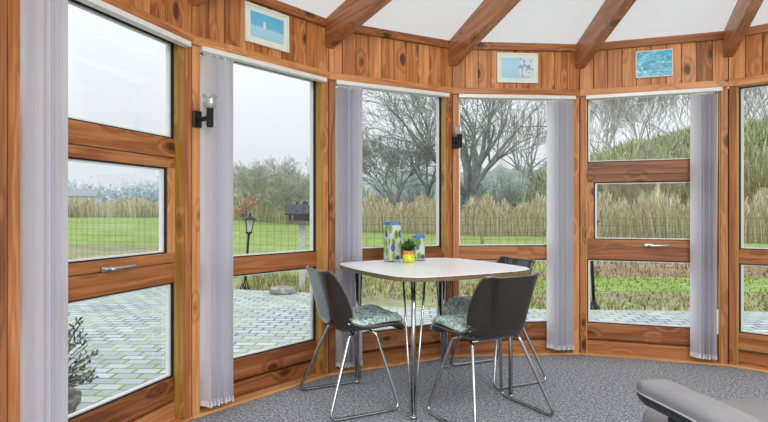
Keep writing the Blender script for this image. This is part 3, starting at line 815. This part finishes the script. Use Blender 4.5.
# weeds near the paving
def tufts(name, regs, label, seed):
    rr = random.Random(seed); m = MB()
    for (poly_, n, h, cols, w_) in regs:
        (xa, ya), (xb, yb), dep = poly_
        for _ in range(n):
            t = rr.random(); x = xa+(xb-xa)*t; y = ya+(yb-ya)*t + rr.random()*dep
            g = rr.uniform(.9,1.5); c = lin(*rr.choice(cols)); m.col = tuple(min(.95,q_*g) for q_ in c[:3])
            hh = h*rr.uniform(.4,1.3); m.blade((x, y, GZ-.04), hh, w_, (rr.uniform(-.5,.5)*hh, rr.uniform(-.5,.5)*hh), rr.uniform(-1,1))
    o = m.build(name, M['tinted']); return tag(o, label, 'weeds', None, 'stuff')
GR = [(146,170,70),(120,150,60),(176,186,104),(150,140,100)]
BR = [(150,130,96),(176,160,130),(120,104,78),(190,182,160)]
tufts('weeds', [(((-2.4,8.6),(-.9,8.2),1.6), 700, .16, GR+BR, .02), (((-1.0,8.2),(2.2,6.8),2.2), 1500, .075, GR+BR, .02), (((2,6.8),(6,6.6),1.6), 1500, .062, GR+BR+BR, .02),
                (((-9,11.3),(-3,9.9),2.0), 1200, .16, GR+BR, .025), (((2.4,10.4),(8,10.0),4), 900, .12, BR, .03), (((1.7,8.6),(9,8.2),1.9), 1900, .05, GR, .03)], 'low weeds and dead stems between paving and lawn', 21)

# ------------------------------------------------------------------ wire fence
F_ = [(-13,13.6),(-8.5,12.6),(-4.6,11.4),(-1.6,10.5),(1.86,10.1),(4.4,9.7),(7.4,8.9)]
FE = empty('wire_fence', (F_[3][0], F_[3][1], GZ), 0, 'thin wire mesh fence on slim posts along the lawn', 'fence')
mesh = MB(); o0 = Vector((F_[3][0], F_[3][1], 0)); H = 1.14
for a, b_ in zip(F_, F_[1:]):
    a, b_ = Vector((*a, 0))-o0, Vector((*b_, 0))-o0; n = max(1, round((b_-a).length/.16))
    for k in range(n):
        p = a.lerp(b_, k/n); mesh.tube([p, p+Vector((0,0,H))], .0032, 3, cap=False)
    for k in range(9): 
        z = .02+k*H/8.3; mesh.tube([a+Vector((0,0,z)), b_+Vector((0,0,z))], .003, 3, cap=False)
M['wire'] = plain('dull_wire', (104,110,98), .6, .2)
M['post'] = plain('weathered_post', (150,142,112), .9, var=.2)
mesh.build('wire_mesh', M['wire'], FE)
for k, q in enumerate(F_):
    if k == 5: continue
    p = Vector((*q, 0))-o0; MB().tube([p+Vector((0,0,-.05)), p+Vector((0,.02,1.30))], [.035,.03], 8).build('post', M['post'], FE, smooth=True)

# ------------------------------------------------------------------ garden lanterns
def lantern():
    B = empty('garden_lantern')
    MB().lathe([(.075,.0),(.075,.03),(.05,.05),(.035,.09),(.022,.11),(.019,.12)], 14).build('base', M['black_iron'], B, smooth=True)
    MB().tube([(0,0,.1),(0,0,.90)], .021, 10).lathe([(.03,.90),(.034,.91),(.03,.92)], 12).build('post', M['black_iron'], B, smooth=True)
    DZ = .10
    m = MB(); n = 4
    for k in range(4):
        a = k*PI/2+PI/4
        m.tube([(.050*math.cos(a),.050*math.sin(a),.83+DZ),(.092*math.cos(a),.092*math.sin(a),1.03+DZ)], .007, 5)
    m.lathe([(.055,.815+DZ),(.055,.835+DZ)], 4)
    m.lathe([(r_, z_+DZ) for r_, z_ in ((.125,1.03),(.12,1.04),(.08,1.075),(.03,1.10),(.015,1.115),(.02,1.13),(.004,1.15))], 8)
    hd = m.build('lantern_head', M['black_iron'], B)
    g = MB(); vs = []
    for r, z in ((.047,.835+DZ),(.088,1.03+DZ)):
        for k in range(4): vs.append((r*math.cos(k*PI/2+PI/4), r*math.sin(k*PI/2+PI/4), z))
    g.add(vs, [(k,(k+1)%4,4+(k+1)%4,4+k) for k in range(4)]); g.build('glass', M['frosted'], hd)
    return B
l0 = lantern(); p = at(244.5, 8.7, GZ-.03); l0.location = p; l0.rotation_euler = (0, .075, .3)
tag(l0, 'black garden lantern on a leaning post beside the bird table', 'lantern', 'black garden lanterns on posts')
l1 = copy_tree(l0); l1.location = at(594, 6.95, GZ-.03); l1.rotation_euler = (0,-.05,.2)
tag(l1, 'black garden lantern post at the edge of the right sash window', 'lantern', 'black garden lanterns on posts')

# ------------------------------------------------------------------ bird table
p = at(302, 8.75, GZ-.02)
B = empty('bird_table', p, .1, 'grey roofed wooden bird table on a pale post out on the garden edge', 'bird table')
M['pale_post'] = plain('pale_painted_post', (206,208,204), .8, var=.1)
M['slate_wood'] = plain('grey_felt_roof', (74,78,84), .85, var=.2)
M['grey_wood'] = plain('weathered_grey_wood', (130,126,116), .85, var=.25, scale=30)
MB().box(-.05,.05,-.05,.05,-.03,1.05).build('post', M['pale_post'], B, bevel=.006)
MB().box(-.21,.34,-.2,.2,1.05,1.075).box(-.21,.34,-.2,-.185,1.075,1.11).box(-.21,.34,.185,.2,1.075,1.11).build('tray', M['grey_wood'], B, bevel=.004)
MB().box(-.13,.20,-.12,.12,1.075,1.22).build('house', M['grey_wood'], B, bevel=.004)
for x in (-.19,.32):
    for y in (-.17,.17): MB().tube([(x,y,1.075),(x,y,1.22)], .012, 6).build('upright', M['slate_wood'], B)
MB().xprism([(-.26,1.20),(.26,1.20),(.27,1.225),(.10,1.375),(-.10,1.375),(-.27,1.225)], -.26, .40).build('roof', M['slate_wood'], B, bevel=.01)
m = MB()
for x, h in ((-.10,.05),(.02,.07),(.06,.05),(.22,.06),(.30,.09)): m.tube([(x,0,1.37),(x+.02,0,1.37+h*.6),(x+.05,0,1.37+h)], [.014,.02,.006], 6)
m.build('ridge_ornament', M['slate_wood'], B)

# round slab and planter
p = at(283, 8.1, GZ)
o = MB().lathe([(.19,.0),(.20,.02),(.20,.07),(.185,.085),(.02,.09)], 24).build('round_slab', M['stone'], smooth=True); o.location = p
tag(o, 'round grey stone slab lying at the edge of the paving', 'stone slab')
p = Vector((-1.93, 2.93, GZ))
PL = empty('planter', p, 0, 'round grey stone planter holding the juniper by the left window', 'planter')
MB().lathe([(.17,.0),(.19,.02),(.21,.14),(.23,.16),(.235,.20),(.205,.205),(.19,.18),(.01,.175)], 28).build('bowl', M['stone'], PL, smooth=True)

# ------------------------------------------------------------------ plants
def spray_bush(name, h, r, n, cols, mat, seed, parent=None, leaf=.03, droop=.3):
    rr = random.Random(seed); st = MB(); lf = MB()
    for _ in range(n):
        a = rr.uniform(0, 2*PI); e = rr.uniform(.25, 1.5); l = h*rr.uniform(.55,1.0)
        d = Vector((math.cos(a)*math.cos(e)*r/h*1.3, math.sin(a)*math.cos(e)*r/h*1.3, math.sin(e)))
        p0 = Vector((rr.uniform(-.1,.1)*r, rr.uniform(-.1,.1)*r, 0)); pts = []
        for k in range(5):
            t = k/4; pts.append(p0 + d*l*t + Vector((0,0,-droop*l*.3*t*t)))
        st.tube(pts, [.006,.005,.004,.003,.002], 4, cap=False)
        for k in range(22):
            t = rr.uniform(.15,1); q = p0 + d*l*t + Vector((0,0,-droop*l*.3*t*t))
            dd = (d.normalized() + Vector((rr.uniform(-.8,.8), rr.uniform(-.8,.8), rr.uniform(-.6,.6)))).normalized()*leaf*rr.uniform(.7,1.5)
            sd = dd.cross(Vector((rr.uniform(-1,1),rr.uniform(-1,1),rr.uniform(-1,1)))).normalized()*leaf*.22
            g = rr.uniform(.6,1.3); c = lin(*rr.choice(cols)); lf.col = (c[0]*g,c[1]*g,c[2]*g)
            lf.add([q, q+dd*.5+sd, q+dd, q+dd*.5-sd], [(0,1,2,3)])
    return st, lf
S = empty('juniper_bush', p+Vector((-.02,0,.18)), 0, 'dark grey green juniper bush growing outside the left window', 'shrub')
st, lf = spray_bush('j', .76, .30, 300, [(96,112,88),(122,134,106),(80,92,76),(150,156,132)], None, 31, leaf=.028, droop=.5)
st.build('stem', M['bark_mid'], S); lf.build('foliage', M['tinted'], S)

def grow(m, rr, p, d, l, r, depth, spread, curve, up, minr):
    k = 4 if depth > 1 else 3; pts = [p]; rs = [r]; q = p; dd = d.normalized()
    for j in range(k):
        dd = (dd + Vector((rr.uniform(-1,1), rr.uniform(-1,1), rr.uniform(-1,1)))*curve + Vector((0,0,up))).normalized()
        q = q + dd*(l/k); pts.append(q); rs.append(max(minr*.6, r*(1-.5*(j+1)/k)))
    m.tube(pts, rs, 6 if r > .1 else (4 if r > .04 else 3), cap=False)
    if depth == 0: return
    nch = rr.choice((3,4)) if depth > 1 else rr.choice((3,4))
    for c in range(nch):
        t = rr.uniform(.35, 1.0) if c else 1.0
        i = min(k-1, int(t*k)); pos = pts[i].lerp(pts[i+1], t*k-i)
        ax = dd.orthogonal(); ax.rotate(Matrix.Rotation(rr.uniform(0,2*PI), 3, dd))
        nd = dd.copy(); nd.rotate(Matrix.Rotation(rr.uniform(.35,1)*spread*(.5 if c == 0 else 1), 3, ax))
        grow(m, rr, pos, nd, l*rr.uniform(.58,.82), max(minr, rs[i]*rr.uniform(.5,.72)), depth-1, spread, curve, up, minr)
def tree(name, px, Y, label, H, seed, mat, r0=.2, depth=5, spread=.75, curve=.16, up=.05, minr=.018, lean=(0,0), fork=.22, limbs=5, group='bare trees beyond the reeds'):
    rr = random.Random(seed); p = at(px, Y); p.z = max(GZ-.1, gz(p.x,p.y)-.1)
    B = empty(name, p, 0, label, 'tree', group)
    tk = MB(); hh = H*fork; top_ = Vector((lean[0]*hh, lean[1]*hh, hh))
    tk.tube([(0,0,-.3),(top_.x*.2,0,hh*.2),(top_.x*.5,.0,hh*.55),top_], [r0*1.5,r0*1.1,r0,r0*.92], 10)
    tk.build('trunk', mat, B, smooth=True)
    cr_ = MB()
    for k in range(limbs):
        a = k*2*PI/limbs + rr.uniform(-.4,.4); e = rr.uniform(.55,1.25) if k else 1.4
        d = Vector((math.cos(a)*math.cos(e), math.sin(a)*math.cos(e)*.7, math.sin(e)))
        pp = Vector((top_.x, top_.y, hh*rr.uniform(.8,1.0)))
        grow(cr_, rr, pp, d, H*.30, r0*rr.uniform(.45,.7), depth, spread, curve, up, minr)
    cr_.build('branches', mat, B); return B
tree('bare_tree', 469, 34, 'large spreading bare tree behind the right end of the table', 14.5, 101, M['bark'], .36, 5, .85, .19, .04, .013, (.03,0), .17, 8)
tree('bare_tree', 397, 33, 'dark bare tree with a low crown left of the large one', 6.5, 102, M['bark'], .17, 5, .8, .22, .03, .012, (-.05,0), .25, 6)
tree('bare_tree', 424, 35, 'slender bare tree between the two bigger bare trees', 9.5, 103, M['bark'], .15, 4, .7, .2, .05, .013, (.1,0), .3, 5)
tree('bare_tree', 527, 37, 'bare tree behind the middle blind', 9.5, 104, M['bark_mid'], .15, 4, .7, .2, .05, .013, (0,0), .3, 5)
for k, (px, Y, H, s) in enumerate(((591,40,9.3,1),(607,39,10.6,2),(636,38,10.6,3),(650,40,10.2,4),(684,37,10.4,5),(742,36,10,6),(766,34,9.5,7))):
    tree('bare_tree', px, Y, 'thin bare tree on the hill, ' + ('at the left jamb of the right sash window','second from the left in the right sash window','in the middle of the right sash window','just right of the middle in that sash window','beside the right blind','seen through the rightmost bay','at the very right edge')[k],
         H, 200+s, M['bark_mid'], .12, 4, .65, .22, .09, .014, (R.uniform(-.1,.1),0), .5, 4, 'bare trees on the hill')
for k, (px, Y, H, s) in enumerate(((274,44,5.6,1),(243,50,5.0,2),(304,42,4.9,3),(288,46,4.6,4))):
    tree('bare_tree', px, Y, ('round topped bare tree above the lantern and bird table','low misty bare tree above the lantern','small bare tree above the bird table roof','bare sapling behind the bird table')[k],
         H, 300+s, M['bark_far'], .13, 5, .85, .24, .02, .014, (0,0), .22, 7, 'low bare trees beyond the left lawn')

def shrub(px, Y, w_, h, n, cols, label, seed, cat='shrub', group='shrubs beyond the lawn', kind='scrub_bush'):
    rr = random.Random(seed); p = at(px, Y); p.z = gz(p.x, p.y)-.05
    m = MB()
    for _ in range(n):
        a = rr.uniform(0, 2*PI); q = math.sqrt(rr.random())
        bx, by = q*math.cos(a)*w_*.45, q*math.sin(a)*w_*.3
        top_ = h*math.sqrt(max(.05, 1-q*q*.8))*rr.uniform(.45,1.05)
        g = rr.uniform(1.1,2.0); c = lin(*rr.choice(cols)); m.col = tuple(min(.95,q_*g) for q_ in c[:3])
        lx, ly = rr.uniform(-.25,.25)*h + bx*.3, rr.uniform(-.2,.2)*h
        m.tube([(bx*.7,by*.7,0),(bx+lx*.4,by+ly*.4,top_*.55),(bx+lx,by+ly,top_)], [.02*Y/30,.016*Y/30,.008*Y/30], 3, cap=False)
        for k in range(7):
            t = rr.uniform(.3,1); x, y, z = bx+lx*t, by+ly*t, top_*t; s = .16*Y/36*rr.uniform(.5,1.3)
            u = Vector((rr.uniform(-1,1),rr.uniform(-1,1),rr.uniform(-.4,1))).normalized()*s*1.6; v_ = u.orthogonal().normalized()*s*.35
            o_ = Vector((x,y,z)); m.add([o_, o_+u*.5+v_, o_+u, o_+u*.5-v_], [(0,1,2,3)])
    o = m.build(kind, M['tinted']); o.location = p; return tag(o, label, cat, group)
GG = [(146,156,132),(162,168,146),(172,172,152),(134,146,126)]
PK = [(184,146,132),(172,130,116),(190,160,146)]
DULL = DULL + [(196,182,150),(206,192,160)]
HAZED = [(150,158,148),(138,148,140),(164,168,156)]  # scrub colours with the distance haze painted in
OL = [(160,168,124),(178,180,140),(144,154,114),(190,184,146)]
shrub(243, 58, 7.0, 4.4, 330, GG+HAZED, 'grey green scrub behind the lantern', 401)
shrub(270, 56, 7.0, 4.6, 330, GG+HAZED+DULL, 'tall grey brown scrub between lantern and bird table', 402)
shrub(302, 52, 7.0, 4.4, 330, GG+OL+HAZED, 'olive scrub behind the bird table', 403)
shrub(249, 47, 1.3, 2.9, 46, PK, 'reddish leaved shrub behind the lantern', 404)
shrub(372, 35, 5.5, 3.0, 260, HAZED+GG, 'grey green scrub at the left of the window behind the table', 405)
shrub(432, 35, 5.5, 3.2, 260, HAZED, 'misty grey scrub below the slender bare tree', 406)
shrub(490, 34.5, 6, 3.6, 300, HAZED, 'misty blue green scrub right of the large bare trunk', 407)
shrub(535, 33, 6, 4.4, 300, HAZED+GG, 'misty scrub beside the middle blind', 408)
shrub(405, 31.5, 1.9, 1.75+.2, 170, [(206,186,134),(190,170,120)], 'rounded straw coloured grass clump among the reeds', 409, 'grass clump', None, 'grass_clump')
for k, (px, Y, w_, h) in enumerate(((600,31,5,4.6),(632,30,5,4.7),(664,29.5,5,5.0),(697,29,5,5.2),(748,27,5,5.0),(785,25,5,4.8))):
    shrub(px, Y, w_, h, 260, OL+GG, 'olive green scrub on the hill ' + ('at the left of the right sash window','left of the middle of the right sash window','right of the middle of the right sash window','behind the right blind','in the rightmost bay','beyond the right edge')[k], 420+k, group='scrub on the hill')
# far trees on the left, mist mixed into their colours; a low farm shed
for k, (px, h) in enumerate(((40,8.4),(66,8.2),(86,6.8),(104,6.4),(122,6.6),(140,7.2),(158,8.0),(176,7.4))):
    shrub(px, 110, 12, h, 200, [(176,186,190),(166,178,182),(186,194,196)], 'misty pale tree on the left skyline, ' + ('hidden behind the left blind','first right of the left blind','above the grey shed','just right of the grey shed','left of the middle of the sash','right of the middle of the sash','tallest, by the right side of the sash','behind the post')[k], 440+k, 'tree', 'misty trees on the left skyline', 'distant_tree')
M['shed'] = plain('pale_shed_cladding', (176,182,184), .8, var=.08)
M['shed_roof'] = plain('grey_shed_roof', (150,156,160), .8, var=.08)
p = at(78, 92, .3)
S = empty('farm_shed', p, .25, 'long low pale farm shed on the left skyline', 'shed')
MB().box(-3.2,3.2,-2,2,-.5,3.5).build('wall', M['shed'], S)
MB().xprism([(-2.4,3.4),(2.4,3.4),(0,4.6)], -3.4, 3.4).build('roof', M['shed_roof'], S)

# ------------------------------------------------------------------ lights
def area(name, loc, target, size, power, col=(1,1,1)):
    ld = bpy.data.lights.new(name, 'AREA'); ld.energy = power; ld.shape = 'DISK'; ld.size = size; ld.color = col
    o = bpy.data.objects.new(name, ld); C.objects.link(o); o.location = loc
    o.rotation_euler = (Vector(target)-Vector(loc)).to_track_quat('-Z', 'Y').to_euler(); return o
area('room_fill', (1.0, -1.2, 2.2), (.9, 3.6, 1.2), 2.0, 80, (1,.98,.95))  # unseen fill light added behind the camera to brighten the room

area('overhead_fill', (1.35, 1.25, 2.62), (.9, 2.6, 0), .5, 26, (1,.99,.97))  # second unseen fill, added overhead to lift the table top

sc = bpy.context.scene
sc.view_settings.view_transform = 'Standard'; sc.view_settings.look = 'None'; sc.view_settings.exposure = 0
sc.cycles.use_denoising = True
sc.cycles.max_bounces = 10; sc.cycles.transparent_max_bounces = 24; sc.cycles.diffuse_bounces = 5
sc.cycles.caustics_reflective = False; sc.cycles.caustics_refractive = False
